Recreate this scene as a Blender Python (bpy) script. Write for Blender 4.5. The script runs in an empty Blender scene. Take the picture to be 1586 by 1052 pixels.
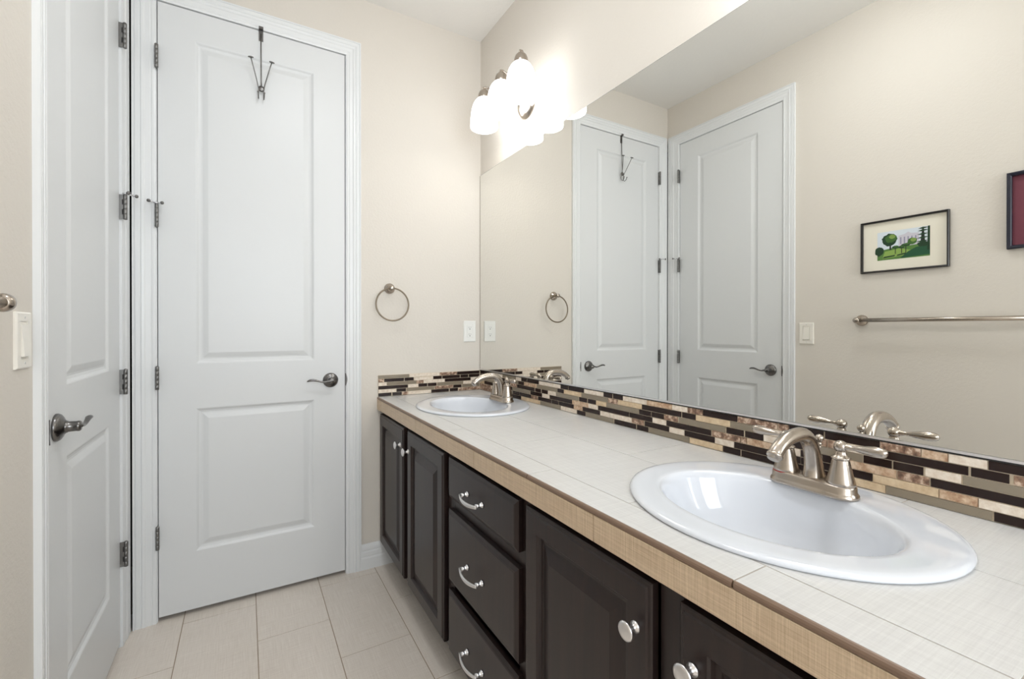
import bpy, bmesh, math, random
from mathutils import Vector, Matrix
random.seed(7)
SC = bpy.context.scene
COL = SC.collection
PI = math.pi

# ------------------------------------------------------------------ camera
F, YAW, PITCH, ROLL, PPX, PPY = 700.74, 0.53314, 0.00336, 0.00024, 794.33, 511.96
CAM = Vector((-1.11666, -2.24202, 1.15783))
fw = Vector((math.sin(YAW)*math.cos(PITCH), math.cos(YAW)*math.cos(PITCH), -math.sin(PITCH)))
rt = Vector((math.cos(YAW), -math.sin(YAW), 0)); up = rt.cross(fw)
r2 = rt*math.cos(ROLL)+up*math.sin(ROLL); u2 = -rt*math.sin(ROLL)+up*math.cos(ROLL)
cd = bpy.data.cameras.new('camera'); cam = bpy.data.objects.new('camera', cd); COL.objects.link(cam)
cd.sensor_fit = 'HORIZONTAL'; cd.sensor_width = 36.0
cd.lens = 36.0*F/1586
cd.shift_x = (793-PPX)/1586; cd.shift_y = -(526-PPY)/1586
cd.clip_start = 0.02
m3 = Matrix((r2, u2, -fw)).transposed()
cam.matrix_world = Matrix.Translation(CAM) @ m3.to_4x4()
SC.camera = cam

# ------------------------------------------------------------------ world, exposure, light
LAMP = 4.9            # emission of each glass shade
LAMP_COL = (0.94, 0.97, 1.0)
REAR_FILL = 28.0
DOME_FILL = 24.0           # emission of the added ceiling fill dome            # power of the added rear fill light (W)
SC.view_settings.view_transform = 'Standard'
SC.view_settings.look = 'None'
SC.view_settings.gamma = 1.0
SC.view_settings.use_curve_mapping = False
SC.view_settings.exposure = -0.02
w = bpy.data.worlds.new('world'); SC.world = w; w.use_nodes = True
w.node_tree.nodes['Background'].inputs[0].default_value = (0.6, 0.65, 0.7, 1)
w.node_tree.nodes['Background'].inputs[1].default_value = 0.0
ld = bpy.data.lights.new('window_daylight', 'AREA'); ld.shape = 'RECTANGLE'; ld.size = 1.1; ld.size_y = 1.3  # added fill from behind the camera, not a known source
ld.energy = REAR_FILL; ld.color = (0.84, 0.92, 1.0)
lo = bpy.data.objects.new('window_daylight', ld); COL.objects.link(lo)
lo.location = (-0.78, -3.86, 1.55); lo.rotation_euler = (PI/2, 0, 0)

# ------------------------------------------------------------------ dimensions (metres)
W, H, YR = 1.511, 2.738, -3.9           # room width, ceiling height, rear wall
CT = 0.825                              # counter top
DZT, DZB = 2.445, 0.018                 # door leaf top / bottom
FDL, FDR = -1.4166, -0.7112             # far door opening
LDH, LDL = -0.107, -0.8133              # left door: hinge side, latch side
CW = 0.0686
ZC = 2.518                              # casing top

# ------------------------------------------------------------------ materials
def s2l(c):
    return tuple(((v/255)/12.92 if v/255 <= .04045 else ((v/255+.055)/1.055)**2.4) for v in c)
MATS = {}
def mat(name, rgb=(200,200,200), rough=.5, metal=0, coat=0, spec=.5, emit=None, es=0, lin=None):
    m = bpy.data.materials.new(name); m.use_nodes = True
    b = m.node_tree.nodes['Principled BSDF']
    c = lin if lin else s2l(rgb)
    b.inputs['Base Color'].default_value = (*c, 1)
    b.inputs['Roughness'].default_value = rough
    b.inputs['Metallic'].default_value = metal
    b.inputs['Coat Weight'].default_value = coat
    b.inputs['Coat Roughness'].default_value = .05
    b.inputs['Specular IOR Level'].default_value = spec
    if emit:
        b.inputs['Emission Color'].default_value = (*emit, 1); b.inputs['Emission Strength'].default_value = es
    MATS[name] = m
    return m
def nodes(m): return m.node_tree.nodes, m.node_tree.links, m.node_tree.nodes['Principled BSDF']
def coords(m, scale=(1,1,1)):
    n, l, b = nodes(m)
    tc = n.new('ShaderNodeTexCoord'); mp = n.new('ShaderNodeMapping')
    mp.inputs['Scale'].default_value = scale
    l.new(tc.outputs['Object'], mp.inputs['Vector'])
    return mp.outputs['Vector']
def noise(m, vec, scale, detail=3, rough=.5):
    n, l, b = nodes(m)
    t = n.new('ShaderNodeTexNoise'); t.inputs['Scale'].default_value = scale
    t.inputs['Detail'].default_value = detail; t.inputs['Roughness'].default_value = rough
    l.new(vec, t.inputs['Vector'])
    return t.outputs['Fac']
def ramp(m, fac, stops):
    n, l, b = nodes(m)
    r = n.new('ShaderNodeValToRGB'); e = r.color_ramp.elements
    while len(e) < len(stops): e.new(.5)
    for k, (p, c) in enumerate(stops): e[k].position = p; e[k].color = (*s2l(c), 1)
    l.new(fac, r.inputs['Fac'])
    return r.outputs['Color']
def bump(m, fac, strength, dist):
    n, l, b = nodes(m)
    t = n.new('ShaderNodeBump'); t.inputs['Strength'].default_value = strength; t.inputs['Distance'].default_value = dist
    l.new(fac, t.inputs['Height']); l.new(t.outputs['Normal'], b.inputs['Normal'])
def math_node(m, op, a, bb):
    n, l, b = nodes(m)
    t = n.new('ShaderNodeMath'); t.operation = op
    for k, v in enumerate((a, bb)):
        if isinstance(v, (int, float)): t.inputs[k].default_value = v
        else: l.new(v, t.inputs[k])
    return t.outputs[0]

m = mat('wall_paint', (222, 215, 205), .55, spec=.35)
v = coords(m); bump(m, noise(m, v, 95, 3, .55), .35, .003)
m = mat('ceiling_paint', (240, 237, 232), .8, spec=.2)
v = coords(m); bump(m, noise(m, v, 70, 3, .55), .35, .003)
mat('white_paint', (225, 226, 226), .35, spec=.4)
mat('trim_paint', (232, 233, 233), .3, spec=.45)
mat('white_plastic', (240, 239, 234), .3)
mat('ivory_plastic', (243, 238, 228), .3)
mat('dark_slot', (35, 33, 32), .6)
def linen(name, lo_c, hi_c, rough, coat=0):
    m = mat(name, hi_c, rough, coat=coat)
    a = noise(m, coords(m, (9, 420, 60)), 1, 4, .7)
    c = noise(m, coords(m, (420, 9, 60)), 1, 4, .7)
    d = noise(m, coords(m), 2.3, 2, .5)
    s = math_node(m, 'ADD', math_node(m, 'MULTIPLY', math_node(m, 'ADD', a, c), .42), math_node(m, 'MULTIPLY', d, .16))
    col = ramp(m, s, [(.36, lo_c), (.62, hi_c)])
    n, l, b = nodes(m); l.new(col, b.inputs['Base Color'])
    bump(m, s, .12, .0006)
    return m
linen('linen_tile', (212, 200, 187), (237, 228, 218), .32)
m = linen('linen_tile_glazed', (204, 202, 200), (220, 219, 216), .26)  # same tan tile, whitened in colour for the light and gloss on top
def linen_front(name):
    m = mat(name, (214, 190, 160), .38)
    a = noise(m, coords(m, (60, 9, 420)), 1, 4, .7)
    c = noise(m, coords(m, (60, 420, 9)), 1, 4, .7)
    s = math_node(m, 'MULTIPLY', math_node(m, 'ADD', a, c), .5)
    col = ramp(m, s, [(.36, (186, 160, 130)), (.62, (226, 203, 174))])
    n, l, b = nodes(m); l.new(col, b.inputs['Base Color'])
    return m
linen_front('linen_tile_edge')
mat('edge_brown', (128, 104, 86), .4)
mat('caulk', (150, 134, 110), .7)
mat('grout', (168, 150, 130), .85)
mat('mosaic_grout', (214, 198, 174), .85)
mat('counter_grout', (176, 166, 154), .85)
def wood(name, a_c, b_c, rough=.33):
    m = mat(name, a_c, rough, spec=.45)
    f = noise(m, coords(m, (12, 60, 3)), 1, 5, .6)
    col = ramp(m, f, [(.35, a_c), (.68, b_c)])
    n, l, b = nodes(m); l.new(col, b.inputs['Base Color'])
    bump(m, noise(m, coords(m, (40, 300, 6)), 1, 3, .6), .06, .0006)
wood('espresso_wood', (35, 26, 25), (46, 33, 30))
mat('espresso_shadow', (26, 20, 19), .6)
m = mat('porcelain', (220, 223, 229), .09, coat=.4)
def brushed(name, c, rough):
    m = mat(name, c, rough, metal=1)
    f = noise(m, coords(m, (90, 90, 900)), 1, 3, .6)
    n, l, b = nodes(m)
    r = math_node(m, 'ADD', math_node(m, 'MULTIPLY', f, .05), rough-.025)
    l.new(r, b.inputs['Roughness'])
brushed('brushed_nickel', (180, 170, 159), .25)
brushed('aged_nickel', (128, 116, 100), .32)  # towel ring nickel, darkened in colour for the dark room it reflects
brushed('dark_nickel', (118, 116, 114), .28)
mat('chrome', (225, 225, 228), .14, metal=1)
mat('satin_chrome', (232, 230, 230), .3, metal=1)
mat('hinge_metal', (128, 127, 125), .4, metal=1)
m = mat('mirror_silver', (238, 238, 235), 0.0, metal=1)
m = mat('mirror_edge', (70, 80, 78), .2, spec=.6)
mat('shade_glass', (255, 252, 246), .4, emit=LAMP_COL, es=LAMP)
mat('dome_glass', (255, 255, 255), .4, emit=(.92, .96, 1.0), es=DOME_FILL)
mat('black_frame', (24, 20, 18), .3)
mat('navy_frame', (24, 27, 44), .3)
mat('cream_mat', (238, 232, 216), .7)
mat('maroon_mat', (112, 52, 66), .6)
mat('silver_fillet', (150, 150, 155), .4)
mat('red_gasket', (150, 40, 36), .5)
m = mat('dark_glass_tile', (40, 26, 22), .22, spec=.3)
m = mat('taupe_glass_tile', (140, 128, 110), .15)
def stone(name, stops, scale, det=4):
    m = mat(name, stops[0][1], .45)
    f = noise(m, coords(m), scale, det, .65)
    col = ramp(m, f, stops)
    n, l, b = nodes(m); l.new(col, b.inputs['Base Color'])
    bump(m, f, .15, .001)
stone('cream_stone_tile', [(.35, (218, 200, 180)), (.65, (240, 228, 212))], 90)
stone('beige_stone_tile', [(.3, (196, 168, 132)), (.7, (228, 206, 174))], 55)
stone('marble_stone_tile', [(.34, (92, 68, 54)), (.5, (150, 118, 96)), (.62, (214, 190, 168))], 75)
stone('tan_stone_tile', [(.32, (160, 120, 92)), (.5, (196, 164, 134)), (.66, (224, 200, 174))], 75)
mat('paint_sky', (218, 226, 234), .8); mat('paint_lawn', (88, 128, 62), .8); mat('paint_lawn_light', (140, 170, 84), .8)
mat('paint_tree_dark', (34, 62, 38), .8); mat('paint_tree', (66, 104, 48), .8); mat('paint_tree_light', (132, 160, 80), .8)
mat('paint_building', (206, 202, 212), .8); mat('paint_building_shade', (150, 146, 168), .8); mat('paint_trunk', (40, 40, 40), .8)
mat('paint_shade_lawn', (36, 84, 56), .8)
mat('frosted_pane', (235, 240, 245), .5, emit=(.95, .975, 1), es=1.5)

# ------------------------------------------------------------------ mesh helpers
class MB:
    """collects shapes in world space and links them as ONE mesh object"""
    def __init__(s): s.v = []; s.f = []; s.m = []; s.sm = []; s.names = []
    def mi(s, name):
        if name not in s.names: s.names.append(name)
        return s.names.index(name)
    def add(s, verts, faces, mt, smooth=False):
        o = len(s.v); k = s.mi(mt)
        s.v += [tuple(x) for x in verts]
        for f in faces: s.f.append([i+o for i in f]); s.m.append(k); s.sm.append(smooth)
        return s
    def box(s, a, b, mt, bev=0):
        x0, x1 = sorted((a[0], b[0])); y0, y1 = sorted((a[1], b[1])); z0, z1 = sorted((a[2], b[2]))
        if bev <= 0:
            v = [(x0,y0,z0),(x1,y0,z0),(x1,y1,z0),(x0,y1,z0),(x0,y0,z1),(x1,y0,z1),(x1,y1,z1),(x0,y1,z1)]
            return s.add(v, [(0,3,2,1),(4,5,6,7),(0,1,5,4),(1,2,6,5),(2,3,7,6),(3,0,4,7)], mt)
        bm = bmesh.new(); bmesh.ops.create_cube(bm, size=1)
        for q in bm.verts: q.co = Vector(((x0+x1)/2+q.co.x*(x1-x0), (y0+y1)/2+q.co.y*(y1-y0), (z0+z1)/2+q.co.z*(z1-z0)))
        bmesh.ops.bevel(bm, geom=bm.edges[:], offset=bev, segments=2, profile=.5, affect='EDGES')
        bm.verts.index_update()
        s.add([q.co.copy() for q in bm.verts], [[q.index for q in f.verts] for f in bm.faces], mt)
        bm.free(); return s
    def lathe(s, prof, origin, axis, mt, seg=24, smooth=True):
        """prof: [(r, h)] along axis from origin"""
        o = Vector(origin); a = Vector(axis).normalized()
        t = Vector((0,0,1)) if abs(a.z) < .9 else Vector((1,0,0))
        u = a.cross(t).normalized(); w_ = a.cross(u)
        V = []; Fc = []; n = len(prof)
        for r, h in prof:
            for k in range(seg):
                th = 2*PI*k/seg
                V.append(o + a*h + u*(max(r, 1e-5)*math.cos(th)) + w_*(max(r, 1e-5)*math.sin(th)))
        for i in range(n-1):
            for k in range(seg):
                k2 = (k+1) % seg
                Fc.append((i*seg+k, i*seg+k2, (i+1)*seg+k2, (i+1)*seg+k))
        Fc.append(tuple(range(seg))[::-1]); Fc.append(tuple((n-1)*seg+k for k in range(seg)))
        return s.add(V, Fc, mt, smooth)
    def tube(s, pts, rad, mt, seg=12, ell=None, closed=False, up=None):
        """swept tube; rad number or list; ell: list of (ra, rb) across (side, normal) instead"""
        P = [Vector(p) for p in pts]; n = len(P)
        V = []; prevu = None
        for i in range(n):
            if closed: t = (P[(i+1) % n]-P[i-1]).normalized()
            else: t = (P[min(i+1, n-1)]-P[max(i-1, 0)]).normalized()
            if up is not None: u = t.cross(Vector(up)).normalized()
            elif prevu is None:
                q = Vector((0,0,1)) if abs(t.z) < .9 else Vector((1,0,0))
                u = t.cross(q).normalized()
            else:
                u = (prevu - t*prevu.dot(t)).normalized()
            prevu = u; b = t.cross(u)
            ra, rb = (ell[i] if ell else ((rad[i], rad[i]) if isinstance(rad, (list, tuple)) else (rad, rad)))
            for k in range(seg):
                th = 2*PI*k/seg
                V.append(P[i] + u*(ra*math.cos(th)) + b*(rb*math.sin(th)))
        Fc = []
        for i in range(n if closed else n-1):
            j = (i+1) % n
            for k in range(seg):
                k2 = (k+1) % seg
                Fc.append((i*seg+k, j*seg+k, j*seg+k2, i*seg+k2))
        if not closed:
            Fc.append(tuple(range(seg))); Fc.append(tuple((n-1)*seg+k for k in range(seg))[::-1])
        return s.add(V, Fc, mt, True)
    def rings(s, fn, u0, u1, v0, v1, rings, mt, cap=True, mats=None):
        """nested rectangles: rings = [(inset, depth)]; fn(u, v, d) -> point"""
        V = []
        for ins, d in rings:
            for (u, v_) in ((u0+ins, v0+ins), (u1-ins, v0+ins), (u1-ins, v1-ins), (u0+ins, v1-ins)): V.append(fn(u, v_, d))
        for i in range(len(rings)-1):
            Fc = [(i*4+k, i*4+(k+1) % 4, (i+1)*4+(k+1) % 4, (i+1)*4+k) for k in range(4)]
            s.add(V, Fc, (mats[i] if mats else mt)) if False else None
        Fc = []
        for i in range(len(rings)-1):
            Fc += [(i*4+k, i*4+(k+1) % 4, (i+1)*4+(k+1) % 4, (i+1)*4+k) for k in range(4)]
        if cap: Fc.append(tuple((len(rings)-1)*4+k for k in range(4)))
        return s.add(V, Fc, mt)
    def extrude(s, prof, path_a, path_b, mapa, mapb, mt, smooth=False):
        """profile [(p, q)] mapped to two ends by mapa/mapb functions"""
        n = len(prof)
        V = [mapa(*p) for p in prof] + [mapb(*p) for p in prof]
        Fc = [(i, (i+1) % n, n+(i+1) % n, n+i) for i in range(n)] + [tuple(range(n))[::-1], tuple(range(n, 2*n))]
        return s.add(V, Fc, mt, smooth)
    def build(s, name, parent=None, fix=True):
        me = bpy.data.meshes.new(name)
        off = Vector((0,0,0))
        if parent is not None:
            q = parent
            while q is not None: off += q.location; q = q.parent
        me.from_pydata([tuple(Vector(x)-off) for x in s.v], [], s.f)
        for nm in s.names: me.materials.append(MATS[nm])
        for p, k, sm in zip(me.polygons, s.m, s.sm): p.material_index = k; p.use_smooth = sm
        if fix:
            bm = bmesh.new(); bm.from_mesh(me)
            bmesh.ops.recalc_face_normals(bm, faces=bm.faces[:]); bm.to_mesh(me); bm.free()
        me.update()
        o = bpy.data.objects.new(name, me); COL.objects.link(o)
        if parent is not None: o.parent = parent
        return o

def tag(o, label=None, cat=None, group=None, kind=None):
    if label: o['label'] = label
    if cat: o['category'] = cat
    if group: o['group'] = group
    if kind: o['kind'] = kind
    return o
def empty(name, loc, label=None, cat=None, group=None, kind=None, parent=None):
    o = bpy.data.objects.new(name, None); COL.objects.link(o); o.location = loc; o.empty_display_size = .05
    if parent: o.parent = parent
    return tag(o, label, cat, group, kind)
def copy_tree(o, parent=None):
    c = o.copy(); COL.objects.link(c); c.parent = parent
    for ch in list(o.children): copy_tree(ch, c)
    return c
def sphere_prof(r, h0, n=10, a0=0, a1=PI):
    return [(r*math.sin(a0+(a1-a0)*k/n), h0 - r*math.cos(a0+(a1-a0)*k/n)) for k in range(n+1)]

# ================================================================== ROOM
# walls with openings; thickness .12
wf = MB()
TH = .12
wf.box((-W-TH, 0, ZC-.03), (TH, TH, H), 'wall_paint')
wf.box((FDR+.012, 0, 0), (TH, TH, ZC-.03), 'wall_paint')
wf.build('wall_far'); tag(bpy.data.objects['wall_far'], 'beige textured wall at the end with door and towel ring', 'wall', kind='structure')
wl = MB()
wl.box((-W, LDL-.012, 0), (-W-TH, YR, H), 'wall_paint')
wl.box((-W, 0, ZC-.03), (-W-TH, LDL-.012, H), 'wall_paint')
wl.build('wall_left'); tag(bpy.data.objects['wall_left'], 'beige textured wall opposite the mirror with pictures', 'wall', kind='structure')
wr = MB(); wr.box((0, TH, 0), (TH, YR, H), 'wall_paint'); wr.build('wall_right')
tag(bpy.data.objects['wall_right'], 'beige textured wall behind the long mirror and vanity', 'wall', kind='structure')
# rear wall (behind the camera) with an opening for the added fill window
wb = MB()
wx0, wx1, wz0, wz1 = -1.35, -.2, .88, 2.22
wb.box((-W-TH, YR, 0), (wx0, YR-TH, H), 'wall_paint'); wb.box((wx1, YR, 0), (TH, YR-TH, H), 'wall_paint')
wb.box((wx0, YR, 0), (wx1, YR-TH, wz0), 'wall_paint'); wb.box((wx0, YR, wz1), (wx1, YR-TH, H), 'wall_paint')
wb.build('wall_rear'); tag(bpy.data.objects['wall_rear'], 'beige wall behind the viewer with a frosted window', 'wall', kind='structure')
win = empty('window_1', (-.775, YR, wz0), 'frosted window in the wall behind the viewer', 'window', kind='structure')  # unseen window, added to carry the rear fill light
b = MB()
for a, c in (((wx0, YR-.06, wz0), (wx0+.05, YR-.01, wz1)), ((wx1-.05, YR-.06, wz0), (wx1, YR-.01, wz1)),
             ((wx0+.05, YR-.06, wz0), (wx1-.05, YR-.01, wz0+.05)), ((wx0+.05, YR-.06, wz1-.05), (wx1-.05, YR-.01, wz1))):
    b.box(a, c, 'trim_paint', .004)
b.build('window_frame', win)
MB().box((wx0+.05, YR-.045, wz0+.05), (wx1-.05, YR-.04, wz1-.05), 'frosted_pane').build('window_pane', win)
c_ = MB(); c_.box((-W-TH, TH, H), (TH, YR-TH, H+.1), 'ceiling_paint'); c_.build('ceiling')
tag(bpy.data.objects['ceiling'], 'pale textured ceiling above the bathroom', 'ceiling', kind='structure')

# floor: 25.4 x 50.8 cm linen tiles in running bond
fl = MB()
fl.box((-W-TH, .6, -.1), (0, YR-TH, -.0015), 'grout')
pit = .2505; g = .0016
col = 0; xr = -.0
x_lines = [-.58+pit*k for k in range(-5, 4)]
for ci, x0 in enumerate(x_lines):
    x1 = x0+pit
    kcol = round((x0+.58)/pit)
    y0 = -.06 if kcol % 2 == 1 or kcol % 2 == -1 else -.32
    yy = y0 + .508*2
    while yy > YR:
        a, c = max(x0+g, -W-TH+.001), min(x1-g, -.001)
        if c-a > .01:
            fl.box((a, min(yy-g, .12), -.008), (c, max(yy-.508+g, YR), 0), 'linen_tile', .0006) if min(yy-g, .12) > max(yy-.508+g, YR)+.01 else None
        yy -= .508
fl.build('floor'); tag(bpy.data.objects['floor'], 'beige linen-look tile floor laid in running bond', 'floor', kind='structure')

# casings -------------------------------------------------------------
CPROF = [(0, 0), (0, .0070), (.07, .0085), (.16, .0085), (.19, .0068), (.24, .0085), (.44, .0095), (.50, .0125),
         (.60, .0135), (.645, .0100), (.70, .0130), (.86, .0135), (.90, .0105), (.94, .0140), (1, .0140), (1, 0)]
def casing(mb, P, inner_lo, inner_hi, ztop, wl_, wr_, wt, sgn_u):
    """mitred casing; P(u, z, d) maps; inner_lo/hi the opening's u-range"""
    # left leg
    def leg(u_in, width, outward):
        n = len(CPROF)
        V = [P(u_in+outward*p*width, 0, d) for p, d in CPROF] + [P(u_in+outward*p*width, ztop+p*wt, d) for p, d in CPROF]
        Fc = [(i, (i+1) % n, n+(i+1) % n, n+i) for i in range(n)] + [tuple(range(n)), tuple(range(n, 2*n))]
        mb.add(V, Fc, 'trim_paint')
    leg(inner_lo, wl_, -1); leg(inner_hi, wr_, 1)
    n = len(CPROF)
    V = [P(inner_lo-p*wl_, ztop+p*wt, d) for p, d in CPROF] + [P(inner_hi+p*wr_, ztop+p*wt, d) for p, d in CPROF]
    Fc = [(i, (i+1) % n, n+(i+1) % n, n+i) for i in range(n)] + [tuple(range(n)), tuple(range(n, 2*n))]
    mb.add(V, Fc, 'trim_paint')
PF = lambda u, z, d: (u, -d, z)                 # far wall: u = x
PL = lambda u, z, d: (-W+d, u, z)               # left wall: u = y
ZJ = DZT+.003
tm = MB(); casing(tm, PF, FDL-.003, FDR+.003, ZJ, -1.4917*-1+(FDL-.003), CW-.003, ZC-ZJ, 1)
tm.build('trim_1'); tag(bpy.data.objects['trim_1'], 'white fluted casing around the door with the hook', 'door casing', kind='structure')
tm = MB(); casing(tm, PL, LDL-.003, LDH+.003, ZJ, CW-.003, -.016-(LDH+.003), ZC-ZJ, 1)
tm.build('trim_2'); tag(bpy.data.objects['trim_2'], 'white fluted casing around the left door without a hook', 'door casing', kind='structure')

# baseboards
BPROF = [(0, 0), (.0135, 0), (.0135, .052), (.011, .060), (.0125, .066), (.0125, .082), (.009, .088), (.0105, .094), (.0095, .105), (.006, .116), (.004, .119), (0, .119)]
b = MB(); x0, x1 = FDR+CW+.0002, -.4585
b.add([(x0, -d, z) for d, z in BPROF]+[(x1, -d, z) for d, z in BPROF],
      [(i, (i+1) % 12, 12+(i+1) % 12, 12+i) for i in range(12)]+[tuple(range(12)), tuple(range(12, 24))], 'trim_paint')
b.build('baseboard_far'); tag(bpy.data.objects['baseboard_far'], 'short white baseboard between door casing and vanity', 'baseboard', kind='structure')
b = MB(); y0, y1 = LDL-CW-.0002, YR
b.add([(-W+d, y0, z) for d, z in BPROF]+[(-W+d, y1, z) for d, z in BPROF],
      [(i, (i+1) % 12, 12+(i+1) % 12, 12+i) for i in range(12)]+[tuple(range(12)), tuple(range(12, 24))], 'trim_paint')
b.build('baseboard_left'); tag(bpy.data.objects['baseboard_left'], 'long white baseboard under the towel bar', 'baseboard', kind='structure')

# ================================================================== DOORS
PR = [(0, 0), (.004, -.0015), (.010, -.0065), (.018, -.0085), (.024, -.0080), (.034, -.0045), (.042, -.0020), (.045, -.0015)]
def make_door(name, label, P, ulo, uhi, hinge_lo, panels_u, empty_loc):
    """P(u, z, d): d>0 into the room; hinge_lo True when the hinges are on the low-u side"""
    root = empty(name, empty_loc, label, 'door', kind='structure')
    G = .003
    a, c = ulo+G, uhi-G
    pz = [(.252, .834), (1.016, 2.326)]
    p0, p1 = panels_u
    mb = MB()
    def quad(u0, u1, z0, z1): mb.add([P(u0, z0, 0), P(u1, z0, 0), P(u1, z1, 0), P(u0, z1, 0)], [(0, 1, 2, 3)], 'white_paint')
    quad(a, p0, DZB, DZT); quad(p1, c, DZB, DZT)
    quad(p0, p1, DZB, pz[0][0]); quad(p0, p1, pz[0][1], pz[1][0]); quad(p0, p1, pz[1][1], DZT)
    for z0, z1 in pz: mb.rings(P, p0, p1, z0, z1, PR, 'white_paint')
    D = -.035
    for q in ([(a, DZB, 0), (c, DZB, 0), (c, DZB, D), (a, DZB, D)], [(a, DZT, 0), (c, DZT, 0), (c, DZT, D), (a, DZT, D)],
              [(a, DZB, 0), (a, DZT, 0), (a, DZT, D), (a, DZB, D)], [(c, DZB, 0), (c, DZT, 0), (c, DZT, D), (c, DZB, D)],
              [(a, DZB, D), (c, DZB, D), (c, DZT, D), (a, DZT, D)]):
        mb.add([P(*x) for x in q], [(0, 1, 2, 3)], 'white_paint')
    mb.build('door_leaf', root)
    # jamb with stop, behind the casing
    j = MB()
    J = .012
    for (u0, u1) in ((ulo-J, ulo), (uhi, uhi+J)): j.box(P(u0, 0, 0), P(u1, ZJ+J, -.118), 'trim_paint')
    j.box(P(ulo, ZJ, 0), P(uhi, ZJ+J, -.118), 'trim_paint')
    j.box(P(ulo, 0, -.038), P(ulo+.012, ZJ, -.07), 'dark_slot'); j.box(P(uhi-.012, 0, -.038), P(uhi, ZJ, -.07), 'dark_slot')  # stops coloured dark to paint in the unlit door gap
    j.box(P(ulo, ZJ-.012, -.038), P(uhi, ZJ, -.07), 'dark_slot')
    j.build('door_jamb', root)
    s = 1 if hinge_lo else -1
    uh = (ulo if hinge_lo else uhi)
    for k, zc in enumerate((2.222, 1.600, .965, .338)):
        h = MB(); ub = uh + s*.0015
        z0, z1 = zc-.0445, zc+.0445
        # leaf edges standing out of the gap, notched where the knuckles interleave
        h.box(P(ub-.0013, z0, -.02), P(ub+.0013, z1, .008), 'hinge_metal')
        h.box(P(ub-.0007, z0+.001, .008), P(ub+.0007, z1-.001, .0125), 'dark_slot')
        for zz in (z0, z0+.036, z0+.072): h.box(P(ub-.0012, zz, .008), P(ub+.0012, zz+.017, .013), 'hinge_metal')
        h.lathe([(.0050, -.001), (.0062, 0), (.0062, .0172), (.0057, .0176), (.0062, .018), (.0062, .0352), (.0057, .0356), (.0062, .036), (.0062, .0532), (.0057, .0536),
                 (.0062, .054), (.0062, .0712), (.0057, .0716), (.0062, .072), (.0062, .089), (.0035, .0915), (.001, .0925)], P(ub, z0, .0175), (0, 0, 1), 'hinge_metal', 14)
        ho = h.build('hinge', root)
        if k == 1:   # hinge-pin door stop
            st = MB(); zt = z1+.004; o = P(ub, zt-.003, .0175)
            st.lathe([(.004, 0), (.0085, .0005), (.0085, .005), (.004, .0065)], o, (0, 0, 1), 'chrome', 14)
            du = Vector(P(1, 0, 0))-Vector(P(0, 0, 0)); dd = Vector(P(0, 0, 1))-Vector(P(0, 0, 0))
            ov = Vector(o)+Vector((0, 0, .003))
            dirs = (du*(-s)*.022+dd*.030, du*s*.018+dd*.012)
            st.tube([ov, ov+dirs[0]*.6, ov+dirs[0]], [.0028, .0028, .0028], 'chrome', 10)
            e = ov+dirs[0]; n_ = dirs[0].normalized()
            st.lathe([(.004, -.006), (.0062, -.004), (.0062, .001), (.004, .003)], e, n_, 'dark_nickel', 12)
            st.lathe([(.0035, -.014), (.0055, -.012), (.0035, -.010)], e, n_, 'chrome', 12)
            st.tube([ov, ov+dirs[1]], .0025, 'chrome', 10)
            st.lathe([(.004, -.004), (.0062, -.002), (.0062, .003), (.004, .005)], ov+dirs[1], dirs[1].normalized(), 'dark_nickel', 12)
            sto = st.build('door_stop', ho)
    # lever handle
    ux = (uhi if hinge_lo else ulo) - s*.0670
    zh = .920
    hd = empty('door_handle', Vector(P(ux, zh, 0))-root.location, parent=root)
    ax = Vector(P(0, 0, 1))-Vector(P(0, 0, 0))
    r_ = MB(); r_.lathe([(.0335, .0002), (.0335, .004), (.031, .0085), (.025, .0125), (.018, .0155), (.0160, .018), (.0150, .018)], P(ux, zh, 0), ax, 'dark_nickel', 32)
    r_.build('rose', hd)
    n2 = MB(); n2.lathe([(.0135, .016), (.0145, .017), (.0145, .021), (.0128, .0225), (.0122, .038), (.0128, .039), (.0128, .043), (.0105, .046), (.004, .047)], P(ux, zh, 0), ax, 'dark_nickel', 24)
    n2.build('neck', hd)
    lv = MB(); pts = []; el = []
    zk = [(0, 0), (.15, -.001), (.30, -.004), (.45, -.0015), (.60, .004), (.75, .0075), (.88, .0068), (1, .0025)]
    wk = [(0, .0095), (.15, .0075), (.30, .0048), (.45, .0042), (.60, .0048), (.75, .0058), (.88, .0056), (.97, .0040), (1, .0018)]
    def lerp(L, t):
        for (a0, b0), (a1, b1) in zip(L[:-1], L[1:]):
            if t <= a1: return b0+(b1-b0)*(t-a0)/(a1-a0)
        return L[-1][1]
    for k in range(25):
        t = k/24
        pts.append(P(ux - s*.104*t, zh+lerp(zk, t), .038 + .002*t + .004*math.sin(PI*t)))
        el.append((lerp(wk, t)*1.25, lerp(wk, t)*(.70+.22*min(1, t*1.5))))
    lv.tube(pts, 1, 'dark_nickel', 14, ell=el, up=(0, 0, 1))
    lv.build('lever', hd)
    # strike plate lip on the jamb
    us = uhi if hinge_lo else ulo
    sp = MB()
    nV = [P(us-s*.002, zh-.029, .0078)] + [P(us+s*(.0065*math.sin(PI*k/8)), zh-.029+.058*k/8, .0085) for k in range(9)] + [P(us-s*.002, zh+.029, .0078)]
    nB = [Vector(q)-ax*.006 for q in nV]
    n = len(nV)
    sp.add(list(nV)+nB, [tuple(range(n)), tuple(range(n, 2*n))]+[(i, (i+1) % n, n+(i+1) % n, n+i) for i in range(n)], 'dark_nickel')
    sp.build('strike_plate', root)
    return root
make_door('door_1', 'white two-panel door with a hook hung over it, beside the towel ring', PF, FDL, FDR, True, (-1.2930, -.8475), (-1.06, 0, 0))
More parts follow.
